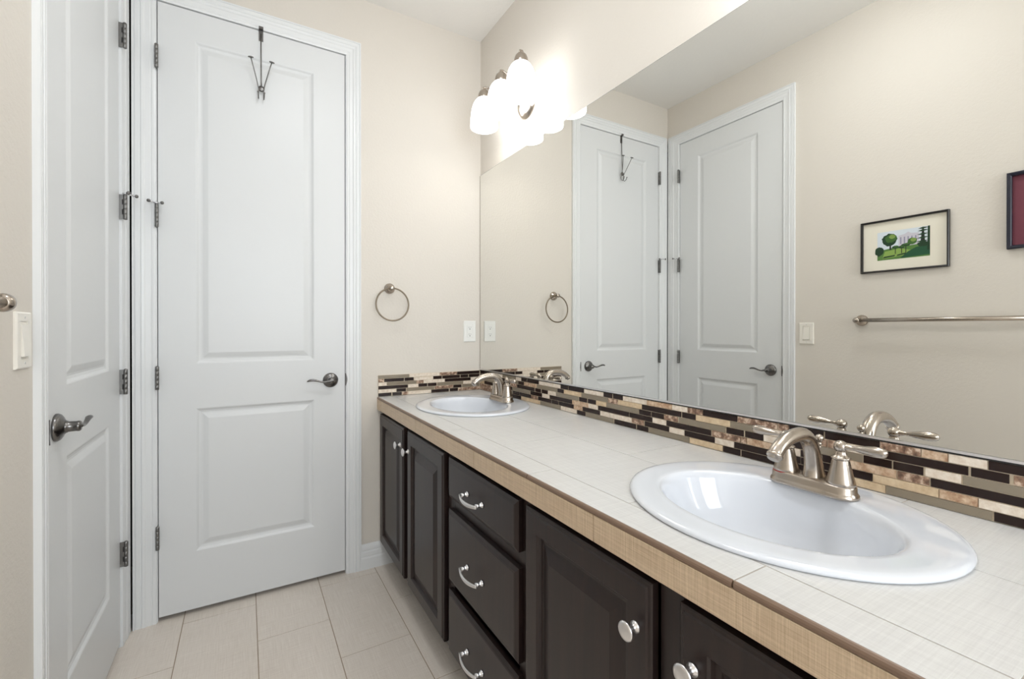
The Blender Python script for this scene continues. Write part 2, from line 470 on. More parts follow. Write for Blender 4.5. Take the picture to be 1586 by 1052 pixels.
make_door('door_2', 'white two-panel door at the left, seen at a steep angle, without a hook', PL, LDL, LDH, False, (-.6680, -.2530), (-W, -.46, 0))

# over-door hook ------------------------------------------------------
hk = empty('over_door_hook', (-1.0585, -.004, 2.15), 'grey metal double hook hanging over the top of the white door', 'hook')
b = MB(); hx = -1.0585
b.box((hx-.0085, -.0030, 2.400), (hx+.0085, -.0008, DZT+.0022), 'dark_nickel', .0004)
b.box((hx-.0085, -.0030, DZT+.0007), (hx+.0085, .0365, DZT+.0022), 'dark_nickel')
b.box((hx-.0085, -.0160, DZT+.0035), (hx+.0085, -.0142, DZT+.012), 'dark_nickel')
b.box((hx-.0085, -.0160, DZT+.0022), (hx+.0085, -.0008, DZT+.0037), 'dark_nickel')
b.build('bracket', hk)
b = MB(); b.tube([(hx, -.0055, 2.43), (hx, -.006, 2.38), (hx+.0005, -.010, 2.26), (hx+.001, -.014, 2.195)], .0024, 'dark_nickel', 10); b.build('rod', hk)
b = MB(); b.lathe([(.003, 0), (.0125, .001), (.0125, .004), (.008, .006), (.003, .0065)], (hx+.001, -.012, 2.190), (0, -1, 0), 'dark_nickel', 20); b.build('hub', hk)
for s_ in (-1, 1):
    b = MB(); bx_ = hx+s_*.010
    pts = [(hx+s_*.039, -.060, 2.291), (hx+s_*.030, -.050, 2.262), (hx+s_*.016, -.030, 2.213), (bx_, -.018, 2.190), (bx_, -.010, 2.168), (bx_, -.012, 2.150), (bx_, -.024, 2.142), (bx_+s_*.001, -.037, 2.149), (bx_+s_*.002, -.042, 2.162)]
    b.tube(pts, .0021, 'dark_nickel', 10)
    e = pts[0]; b.lathe([(.003, -.003), (.0105, -.001), (.0105, .0015), (.004, .0035)], e, (s_*.1, -.25, 1), 'dark_nickel', 18)
    b.lathe(sphere_prof(.0035, 0, 6), pts[-1], (0, 0, 1), 'dark_nickel', 10)
    b.build('hook_arm', hk)

# ================================================================== WALL FITTINGS
# towel ring
tr = empty('towel_ring', (-.500, 0, 1.277), 'round brushed nickel towel ring on the end wall beside the door', 'towel ring')
b = MB(); b.lathe([(.026, .0002), (.026, .005), (.0235, .010), (.015, .015), (.0105, .022), (.0095, .034), (.0105, .048), (.011, .052), (.006, .055)], (-.504, 0, 1.357), (0, -1, 0), 'brushed_nickel', 28)
b.tube([(-.512, -.043, 1.3555), (-.495, -.043, 1.3565)], .0075, 'brushed_nickel', 12)
b.build('mounting_post', tr)
b = MB(); R0 = .0795
b.tube([(-.500+R0*math.cos(t), -.043+.004*math.sin(t), 1.2775+R0*math.sin(t)) for t in [2*PI*k/64 for k in range(64)]], .0039, 'aged_nickel', 10, closed=True)
b.build('ring', tr)

# outlet
ot = empty('wall_outlet', (-.068, 0, 1.145), 'white double wall outlet on the end wall next to the mirror', 'outlet')
b = MB(); b.rings(lambda u, v, d: (u, -d, v), -.1035, -.0325, 1.088, 1.202, [(0, .0002), (0, .003), (.003, .0055), (.0185, .0055), (.0185, .0040)], 'white_plastic'); b.build('cover_plate', ot)
b = MB(); b.box((-.0845, -.0042, 1.112), (-.0515, -.0062, 1.178), 'white_plastic', .0008); b.build('receptacle', ot)
for zc in (1.164, 1.127):
    b = MB(); b.box((-.0745, -.0058, zc-.002), (-.0735, -.0067, zc+.006), 'dark_slot'); b.box((-.0635, -.0058, zc-.001), (-.0625, -.0067, zc+.006), 'dark_slot')
    b.lathe([(.0024, 0), (.0024, .0008)], (-.068, -.0060, zc-.007), (0, -1, 0), 'dark_slot', 10)
    b.build('socket', ot)
# light switch
sw = empty('light_switch', (-W, -.9415, 1.135), 'ivory rocker light switch beside the left door casing', 'light switch')
b = MB(); b.rings(lambda u, v, d: (-W+d, u, v), -.978, -.905, 1.077, 1.192, [(0, .0002), (0, .0035), (.003, .0060), (.0185, .0060), (.0185, .0030)], 'ivory_plastic'); b.build('cover_plate', sw)
b = MB()
y0, y1, z0, z1 = -.9575, -.9255, 1.1015, 1.1675
b.add([(-W+.003, y0, z0), (-W+.003, y1, z0), (-W+.003, y1, z1), (-W+.003, y0, z1), (-W+.0105, y0, z0), (-W+.0105, y1, z0), (-W+.0068, y1, z1), (-W+.0068, y0, z1)],
      [(0, 1, 2, 3), (4, 5, 6, 7), (0, 1, 5, 4), (1, 2, 6, 5), (2, 3, 7, 6), (3, 0, 4, 7)], 'ivory_plastic'); b.build('rocker', sw)
for zz in (1.181, 1.088):
    b = MB(); b.lathe([(.0025, 0), (.0022, .001)], (-W+.0057, -.9415, zz), (1, 0, 0), 'white_plastic', 10); b.box((-W+.0066, -.9418, zz-.002), (-W+.0069, -.9412, zz+.002), 'dark_slot')
    b.build('screw', sw)
# towel bar
YB0, YB1, ZB = -1.196, -1.806, 1.200
tb = empty('towel_bar', (-W, (YB0+YB1)/2, ZB), 'long brushed nickel towel bar under the framed pictures', 'towel bar')
for yy, sg in ((YB0, 1), (YB1, -1)):
    b = MB(); b.lathe([(.027, .0002), (.027, .004), (.0245, .010), (.015, .0155), (.011, .024), (.0105, .038), (.012, .046)], (-W, yy, ZB), (1, 0, 0), 'brushed_nickel', 28)
    b.lathe([(.003, -.0155), (.0085, -.013), (.0125, -.008), (.0150, -.001), (.0152, .004), (.0135, .011), (.0105, .014)], (-W+.058, yy+sg*.0, ZB), (0, -sg, 0), 'brushed_nickel', 24)
    b.build('mounting_post', tb)
b = MB(); b.tube([(-W+.058, YB0-.010, ZB), (-W+.058, YB1+.010, ZB)], .0095, 'brushed_nickel', 20); b.build('bar', tb)

# pictures
def frame(root, y0, y1, z0, z1, wd, dp, mt, backmt, name='frame'):
    fn = lambda u, v, d: (-W+d, u, v)
    b = MB(); b.rings(fn, y0, y1, z0, z1, [(0, .001), (0, dp), (wd*.25, dp+.002), (wd*.8, dp), (wd, dp-.003), (wd, .004)], mt, cap=False); b.build(name, root)
    b = MB(); b.box((-W+.001, y0+.001, z0+.001), (-W+.004, y1-.001, z1-.001), backmt); b.build('picture_mat', root)
p1 = empty('framed_picture', (-W, -1.357, 1.551), 'small black-framed landscape picture with wide cream mat above the towel bar', 'picture')
frame(p1, -1.520, -1.195, 1.428, 1.674, .0085, .016, 'black_frame', 'cream_mat')
# painted scene: flat shapes on the sheet (seen mirrored from the mirror side, u runs from far to near)
def art(u, v): return (-1.260-.194*u, 1.4845+.133*v)
pa = MB(); layer = [0]
def poly(pts, mt):
    layer[0] += 1; x = -W+.0043+.00002*layer[0]
    pa.add([(x, *art(u, v)) for u, v in pts], [tuple(range(len(pts)))], mt)
def blob(cu, cv, ru, rv, mt, n=22, jit=.16, seed=1):
    r = random.Random(seed)
    poly([(cu+ru*(1-jit*r.random())*math.cos(2*PI*k/n), cv+rv*(1-jit*r.random())*math.sin(2*PI*k/n)) for k in range(n)], mt)
poly([(0,0),(1,0),(1,1),(0,1)], 'paint_sky')
poly([(.42,.42),(.80,.42),(.80,.82),(.66,.84),(.60,.90),(.54,.84),(.42,.80)], 'paint_building')
for k in range(5): poly([(.45+.07*k,.5),(.475+.07*k,.5),(.475+.07*k,.74),(.45+.07*k,.74)], 'paint_building_shade')
poly([(0,0),(1,0),(1,.45),(.6,.42),(.3,.40),(0,.34)], 'paint_lawn')
poly([(.1,.04),(.5,.1),(.7,.24),(.45,.36),(.15,.30)], 'paint_lawn_light')
poly([(.45,.02),(1,.05),(1,.36),(.75,.34),(.6,.22)], 'paint_shade_lawn')
poly([(.1,.06),(.34,.10),(.36,.15),(.14,.12)], 'paint_tree_dark'); poly([(.38,.10),(.56,.14),(.56,.19),(.4,.15)], 'paint_tree_dark')
poly([(.24,.34),(.28,.34),(.27,.6),(.25,.6)], 'paint_trunk')
blob(.24,.70,.17,.24,'paint_tree_dark',26,.22,3); blob(.27,.74,.13,.16,'paint_tree',22,.2,4); blob(.30,.80,.07,.08,'paint_tree_light',16,.2,5)
blob(.68,.56,.10,.13,'paint_tree',22,.2,6); blob(.70,.60,.06,.07,'paint_tree_light',16,.2,7)
for cu, cv, ru in ((.36,.42,.08),(.56,.46,.10),(.48,.40,.06)):
    poly([(cu-.008,.18),(cu+.008,.18),(cu+.008,cv),(cu-.008,cv)], 'paint_trunk'); blob(cu,cv,ru,.06,'paint_tree_dark',18,.25,int(cu*100)); blob(cu+.01,cv+.02,ru*.7,.035,'paint_tree',14,.25,int(cu*90))
blob(.04,.32,.10,.18,'paint_tree_dark',20,.25,9)
poly([(.82,.34),(.86,.95),(.89,.95),(.92,.34)], 'paint_trunk'); poly([(.95,.2),(.96,1),(1,1),(1,.2)], 'paint_tree_dark')
for cv in (.5,.62,.74,.86,.94): poly([(.74+.1*(cv-.5),cv),(.87,cv+.05),(.98,cv+.02),(.87,cv-.02)], 'paint_tree_dark')
blob(.88,.42,.12,.10,'paint_tree_dark',20,.25,12)
pa.build('painting', p1, fix=False)
p2 = empty('framed_picture', (-W, -1.80, 1.624), 'navy-framed maroon picture at the right edge of the mirror view', 'picture')
frame(p2, -1.932, -1.691, 1.474, 1.774, .0135, .020, 'navy_frame', 'maroon_mat')
MB().box((-W+.004, -1.87, 1.53), (-W+.0045, -1.745, 1.72), 'silver_fillet').build('print', p2)

# ================================================================== MIRROR
mr = empty('vanity_mirror', (0, -1.12, .930), 'wide frameless wall mirror above the double vanity', 'mirror')
b = MB(); b.box((-.0058, -.0060, .9311), (-.0004, -2.235, 2.000), 'mirror_edge')
b.add([(-.006, -.0065, .9312), (-.006, -2.234, .9312), (-.006, -2.234, 1.9990), (-.006, -.0065, 1.9990)], [(0, 1, 2, 3)], 'mirror_silver')
b.build('glass', mr, fix=False)
b = MB(); b.box((-.0098, -.0060, .9302), (-.0003, -2.235, .9310), 'dark_slot'); b.box((-.0090, -.0060, .9302), (-.0075, -2.235, .9330), 'dark_slot'); b.box((-.0098, -.0060, .9330), (-.0075, -2.235, .9378), 'satin_chrome'); b.build('bottom_channel', mr)
MB().box((-.0052, -.0004, .9315), (-.0004, -.0056, 1.9995), 'caulk').build('edge_caulk', mr)  # brown strip painting in the shade of the gap beside the mirror

# ================================================================== VANITY LIGHTS
def make_light(label, yc):
    root = empty('vanity_light', (0, yc, 2.18), label, 'wall light', 'three-shade wall lights above the mirror')
    b = MB()
    V = []; seg = 40
    prof = [(1.0, .0003), (1.0, .004), (.93, .009), (.90, .012), (.80, .019), (.55, .026), (.2, .029)]
    for q, d in prof:
        for k in range(seg):
            t = 2*PI*k/seg; V.append((-d, yc+.072*q*math.cos(t), 2.197+.072*q*math.sin(t)))
    Fc = [(i*seg+k, i*seg+(k+1) % seg, (i+1)*seg+(k+1) % seg, (i+1)*seg+k) for i in range(len(prof)-1) for k in range(seg)]
    Fc.append(tuple((len(prof)-1)*seg+k for k in range(seg)))
    b.add(V, Fc, 'brushed_nickel', True); b.build('backplate', root)
    for k in (-1, 0, 1):
        yy = yc+.168*k; d_ = .168*k
        arm = MB(); arm.tube([(-.024, yc+.10*d_, 2.200), (-.040, yc+.22*d_, 2.222), (-.066, yc+.45*d_, 2.262), (-.092, yc+.74*d_, 2.290), (-.114, yc+.92*d_, 2.3025), (-.131, yc+.99*d_, 2.3085), (-.142, yy, 2.3060), (-.145, yy, 2.2990), (-.138, yy, 2.2930)], .0042, 'brushed_nickel', 12)
        arm.lathe([(.0055, -.003), (.0085, -.002), (.0085, .002), (.0055, .003)], (-.138, yy, 2.3010), (0, 1, 0), 'brushed_nickel', 16); arm.build('arm', root)
        cup = MB(); cup.lathe([(.003, .052), (.008, .0505), (.016, .0470), (.0230, .0400), (.0275, .0290), (.0295, .014), (.0295, 0), (.027, 0)], (-.137, yy, 2.246), (0, 0, 1), 'brushed_nickel', 28)
        cup.build('socket_cup', root)
        sh = MB()
        P_ = [(.026, 2.2530), (.0330, 2.2480), (.0405, 2.2400), (.0500, 2.2230), (.0568, 2.2000), (.0605, 2.1750), (.0628, 2.1500), (.0642, 2.1300), (.0645, 2.1180), (.0625, 2.1110), (.0570, 2.1075),
              (.0560, 2.1100), (.0600, 2.1150), (.0618, 2.1300), (.0610, 2.1500), (.0590, 2.1750), (.0550, 2.1990), (.0475, 2.2210), (.0380, 2.2370), (.026, 2.2450)]
        seg = 36; V = [(-.137+1.02*r*math.cos(2*PI*j/seg), yy+1.02*r*math.sin(2*PI*j/seg), z+.003) for r, z in P_ for j in range(seg)]; n = len(P_)
        Fc = [(i*seg+j, i*seg+(j+1) % seg, ((i+1) % n)*seg+(j+1) % seg, ((i+1) % n)*seg+j) for i in range(n) for j in range(seg)]
        sh.add(V, Fc, 'shade_glass', True); sh.build('glass_shade', root)
        bb = MB(); bb.lathe([(.012, .0)] + [(.014, -.02), (.024, -.045), (.029, -.065), (.027, -.082), (.018, -.094), (.004, -.099)], (-.137, yy, 2.243), (0, 0, 1), 'shade_glass', 20); bb.build('light_bulb', root)
    return root
make_light('three-shade nickel wall light above the far sink, near the corner', -.480)
make_light('three-shade nickel wall light above the near sink, nearer the viewer', -1.790)

# added fill dome on the ceiling above the aisle (out of the frame)
cl = empty('ceiling_light', (-.82, -1.35, H-.0005), 'round white glass dome light flush on the ceiling above the aisle', 'ceiling light')
b = MB(); b.lathe([(.185, -.0005), (.190, -.008), (.190, -.022), (.180, -.028), (.165, -.028)], (-.82, -1.35, H), (0, 0, 1), 'brushed_nickel', 40); b.build('rim', cl)
b = MB(); b.lathe([(.176, -.0285), (.172, -.045), (.155, -.066), (.120, -.084), (.070, -.095), (.010, -.099)], (-.82, -1.35, H), (0, 0, 1), 'dome_glass', 40); b.build('glass_dome', cl)

# ================================================================== BACKSPLASH
ROWS_FAR = [
 [(586,634,'T'),(634,681,'C'),(681,708,'M'),(708,739.5,'D')],
 [(586,594.5,'M'),(595,626,'D'),(626.5,641,'D'),(641,671,'C'),(671,684.5,'D'),(685,712.5,'D'),(713,725.5,'D'),(726,739.5,'D')],
 [(586,599,'C'),(599,645,'T'),(645,656,'M'),(656,689,'C'),(689,729,'D'),(729,739.5,'C')],
 [(586,632,'D'),(632,648,'C'),(648,662,'D'),(662.5,676.5,'D'),(677,717.5,'T'),(717.5,731.5,'C'),(731.5,739.5,'D')],
 [(586,614,'C'),(614,629,'D'),(629.5,673,'T'),(673.5,702,'M'),(702,715,'D'),(715.5,739.5,'T')],
 [(586,606.5,'D'),(607.5,622.5,'D'),(623.5,632,'M'),(632,668,'C'),(668,695.5,'D'),(696.5,709.5,'D'),(710.5,723.5,'M'),(724,739.5,'M')]]
ROWS_MIR = [
 [(743,752,'D'),(752,766,'D'),(766,778,'C'),(778,799,'T'),(799,807,'C'),(807,815.5,'D'),(816,834.5,'D'),(834.5,857,'C'),(857,868,'C'),(868,879.5,'D'),(880,904.5,'D'),(904.5,934.5,'C'),(934.5,948,'D'),(949,964.5,'D'),(964.5,1002,'C'),(1002,1041,'N'),(1041,1065,'C'),(1065,1088.5,'M'),(1088.5,1142,'D'),(1142.5,1204,'M'),(1205,1222,'M'),(1222,1276,'D'),(1277,1363,'D'),(1363,1427,'M'),(1427,1469,'N'),(1469,1530.5,'C'),(1530.5,1620,'D'),(1620,1740,'C'),(1740,2100,'T')],
 [(743,747,'D'),(747,754,'C'),(754,768,'D'),(768,788,'D'),(788,802.5,'T'),(802.5,811,'D'),(811.5,830.5,'N'),(831,862.5,'T'),(863,873,'D'),(873,900,'B'),(900,941.5,'T'),(942,957,'M'),(957,994,'B'),(994,1055,'D'),(1056,1077.5,'D'),(1077.5,1131,'B'),(1131,1188,'T'),(1188,1262,'C'),(1262,1281,'M'),(1282,1300,'M'),(1300,1336,'C'),(1336,1501,'D'),(1503.5,1565,'D'),(1570,1620,'M'),(1620,1800,'D'),(1800,2100,'C')],
 [(743,748,'M'),(748,775,'T'),(775,790,'D'),(790,800,'M'),(800.5,827.5,'D'),(828.5,837.5,'D'),(838.5,848.5,'D'),(848.5,861,'C'),(861,895.5,'T'),(896.5,909,'D'),(910,923,'D'),(923,939,'B'),(939,989,'T'),(989.5,1008,'D'),(1008.5,1028,'D'),(1028.5,1049.5,'M'),(1050.5,1123.5,'T'),(1124.5,1152,'D'),(1153.5,1182.5,'D'),(1182.5,1226,'C'),(1226,1266,'D'),(1266,1336,'T'),(1337,1382,'D'),(1383,1431,'D'),(1433,1490,'C'),(1491,1660,'T'),(1660,1800,'D'),(1800,2100,'M')],
 [(743,750,'B'),(750,758,'D'),(758,770,'D'),(770,793,'D'),(793,820,'T'),(821,839.5,'D'),(839.5,851,'C'),(851,886,'D'),(886,911,'N'),(911,926,'C'),(926,974,'D'),(974.5,1010.5,'D'),(1010.5,1032,'C'),(1032,1101.5,'D'),(1102.5,1147,'M'),(1147.5,1156.5,'M'),(1157,1196,'N'),(1196,1240,'C'),(1240,1310,'D'),(1310,1389,'N'),(1390,1440,'M'),(1441,1650,'D'),(1650,1760,'T'),(1760,2100,'D')],
 [(743,760,'M'),(760,778,'C'),(778,794,'T'),(794,804,'D'),(804.5,822,'D'),(822.5,832.5,'M'),(833,853.5,'D'),(854,864.5,'D'),(865,888.5,'D'),(888.5,902,'N'),(902,929.5,'D'),(929.5,945,'C'),(945,978.5,'C'),(978.5,997,'M'),(998,1036.5,'D'),(1036.5,1060,'C'),(1060,1107,'D'),(1107,1137,'C'),(1137,1196.5,'D'),(1197.5,1240,'D'),(1240,1290,'D'),(1291,1352,'D'),(1352,1455,'B'),(1455,1516,'N'),(1516,1700,'C'),(1700,2100,'D')],
 [(743,772,'M'),(772,807,'D'),(807,836.5,'B'),(836.5,868.5,'T'),(868.5,893.5,'C'),(893.5,906.5,'D'),(907,950,'T'),(951,985,'D'),(986,1004,'D'),(1004.5,1068,'T'),(1068,1119.5,'B'),(1119.5,1147,'D'),(1148,1225,'D'),(1226,1290,'D'),(1290,1372,'B'),(1372,1538.5,'T'),(1539.5,1700,'D'),(1700,2100,'C')]]
TM = {'D': 'dark_glass_tile', 'T': 'taupe_glass_tile', 'C': 'cream_stone_tile', 'B': 'beige_stone_tile', 'M': 'marble_stone_tile', 'N': 'tan_stone_tile'}
def px_to_plane(px, ax, val):        # where the photograph's column px meets a vertical plane
    d = fw + r2*((px-PPX)/F)
    t = (val-CAM[ax])/d[ax]
    return CAM + d*t
ZS0, ZS1 = CT+.0008, .9300
rh = (ZS1-ZS0)/6
bs = MB(); bs.box((-.5600, -.0002, ZS0), (-.0005, -.0060, ZS1), 'mosaic_grout')
for i, row in enumerate(ROWS_FAR):
    z1 = ZS1-i*rh; z0 = z1-rh
    for a, c, t in row:
        xa, xc = px_to_plane(a, 1, -.008).x, px_to_plane(c, 1, -.008).x
        if a == 586: xa = -.5605
        if c > 739: xc = -.0105
        th = .0079 if t in 'DT' else .0084+.0006*random.random()
        bs.box((xa+.0008, -.004, z0+.0010), (xc-.0008, -th, z1-.0007), TM[t], .0005)
bs.build('tile_backsplash'); tag(bpy.data.objects['tile_backsplash'], 'short strip of dark and cream mosaic tile on the end wall', 'backsplash')
bs = MB(); bs.box((-.0003, -.0005, ZS0), (-.0060, -2.235, ZS1), 'mosaic_grout')
for i, row in enumerate(ROWS_MIR):
    z1 = ZS1-i*rh; z0 = z1-rh
    for a, c, t in row:
        ya = px_to_plane(a, 0, -.0085).y; yc = px_to_plane(min(c, 2100), 0, -.0085).y
        if a == 743: ya = -.0095
        if ya < -2.22: continue
        if c > 2050: yc = -2.2345
        yc = max(yc, -2.2345)
        th = .0080 if t in 'DT' else .0085+.0006*random.random()
        bs.box((-.004, ya-.0008, z0+.0010), (-th, yc+.0008, z1-.0007), TM[t], .0005)
o = bs.build('tile_backsplash'); tag(o, 'long strip of dark and cream mosaic tile under the mirror', 'backsplash')

# ================================================================== COUNTERTOP
VE = -2.2348                       # near end of the vanity
XF = -.5650
top = MB()
GC = .0011
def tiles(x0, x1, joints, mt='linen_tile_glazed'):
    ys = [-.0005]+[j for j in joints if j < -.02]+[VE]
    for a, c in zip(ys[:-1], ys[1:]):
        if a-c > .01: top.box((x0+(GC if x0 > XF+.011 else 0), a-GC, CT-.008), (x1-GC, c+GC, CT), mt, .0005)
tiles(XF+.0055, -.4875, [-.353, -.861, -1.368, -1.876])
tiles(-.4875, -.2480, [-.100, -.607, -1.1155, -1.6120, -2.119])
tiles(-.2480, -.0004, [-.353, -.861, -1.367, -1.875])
ct = empty('countertop', (-.28, -1.1, .765), 'long linen-look tiled vanity countertop with tan front edge', 'countertop')
topo = top.build('top_tiles', ct)
bed = MB(); bed.box((XF+.012, -.0005, .770), (-.0004, VE, CT-.0082), 'counter_grout')
bedo = bed.build('backer_board', ct)
gr = MB(); gr.box((XF+.0068, -.0006, CT-.0081), (-.0005, VE+.0002, CT-.0010), 'counter_grout')
gro = gr.build('grout_joints', ct)
# cut the two basin openings
SY = (-.4600, -1.7570)
OCX, OAX, OAY = -.2680, .2380, .2730
ICX, IAX, IAY = -.2870, .1560, .2050
cut = MB()
for y in SY:
    n = 48; ca, cb = OAX-.022, OAY-.022
    V = [(OCX+ca*math.cos(2*PI*k/n), y+cb*math.sin(2*PI*k/n), z) for z in (.72, .90) for k in range(n)]
    cut.add(V, [(k, (k+1) % n, n+(k+1) % n, n+k) for k in range(n)]+[tuple(range(n)), tuple(range(n, 2*n))], 'counter_grout')
cuto = cut.build('cutter')
for ob in (topo, bedo, gro):
    md = ob.modifiers.new('cut', 'BOOLEAN'); md.operation = 'DIFFERENCE'; md.object = cuto; md.solver = 'EXACT'
    dg = bpy.context.evaluated_depsgraph_get()
    nm = bpy.data.meshes.new_from_object(ob.evaluated_get(dg)); ob.modifiers.clear(); ob.data = nm
bpy.data.objects.remove(cuto)
# rounded front edge of the top tiles, its shade painted in as brown
js = [0]+[-.353-.5077*k for k in range(4)]+[VE]
ed = MB()
for a, c in zip(js[:-1], js[1:]):
    prof = [(XF+.0053, CT-.0002), (XF+.0030, CT-.0006), (XF+.0008, CT-.0026), (XF-.0002, CT-.0055), (XF+.0002, CT-.0095), (XF+.0053, CT-.0100)]
    n = len(prof)
    ed.add([(x, a-.0015, z) for x, z in prof]+[(x, c+.0015, z) for x, z in prof], [(i, (i+1) % n, n+(i+1) % n, n+i) for i in range(n)]+[tuple(range(n)), tuple(range(n, 2*n))], 'edge_brown')
ed.box((XF+.0045, -.0005, CT-.0095), (XF+.0065, VE, CT-.0008), 'grout')
tag(ed.build('edge_trim', ct), 'dark brown rounded edge')
fa = MB(); fa.box((XF+.003, -.0005, .7655), (XF+.0125, VE, CT-.0105), 'grout')
js = [0]+[-.0735-.5085*k for k in range(5)]+[VE]
for a, c in zip(js[:-1], js[1:]): fa.box((XF+.0003, a-.0009, .765), (XF+.009, c+.0009, CT-.0108), 'linen_tile_edge', .0004)
tag(fa.build('front_edge', ct), 'tan tiled front edge')

# ================================================================== SINKS
def make_sink(label, yc):
    root = empty('sink', (OCX, yc, CT), label, 'sink', 'oval drop-in sinks in the vanity')
    n = 72; rings = []
    def ell(cx, ax, ay, z, p=2.0):
        return [(cx+ax*math.cos(2*PI*k/n), yc+ay*math.sin(2*PI*k/n), z) for k in range(n)]
    for q, z in ((.955, .0004), (.992, .0004), (1.0, .0025), (1.0, .0050), (.992, .0075), (.972, .0093), (.945, .0098)):
        rings.append(ell(OCX, OAX*q, OAY*q, CT+z))
    for t, z in ((.25, .0096), (.5, .0092), (.75, .0090), (.92, .0088)):
        cx = OCX+(ICX-OCX)*t; ax = OAX*.945*(1-t)+IAX*t; ay = OAY*.945*(1-t)+IAY*t
        rings.append(ell(cx, ax, ay, CT+z))
    for q, z in ((1.0, .0075), (.975, .002), (.95, -.008), (.915, -.028), (.86, -.055), (.78, -.082), (.66, -.105), (.5, -.120), (.3, -.127), (.14, -.129)):
        rings.append(ell(ICX+.03*(1-q), IAX*q, IAY*q, CT+z))
    V = [p for r in rings for p in r]
    Fc = [(i*n+k, i*n+(k+1) % n, (i+1)*n+(k+1) % n, (i+1)*n+k) for i in range(len(rings)-1) for k in range(n)]
    b = MB(); b.add(V, Fc, 'porcelain', True)
    o = b.build('basin', root, fix=False)
    bm = bmesh.new(); bm.from_mesh(o.data); bmesh.ops.recalc_face_normals(bm, faces=bm.faces[:])
    up_f = max(bm.faces, key=lambda f: f.calc_center_median().z)
    if up_f.normal.z < 0: bmesh.ops.reverse_faces(bm, faces=bm.faces[:])
    bm.to_mesh(o.data); bm.free()
    d = MB(); d.lathe([(.030, .0), (.029, .003), (.022, .0035), (.020, .001), (.018, .004), (.005, .006)], (ICX+.026, yc, CT-.1300), (0, 0, 1), 'chrome', 28); d.build('drain', root)
    return root
make_sink('white oval sink at the far end of the counter, by the end wall', SY[0])
make_sink('large white oval sink at the near end of the counter', SY[1])

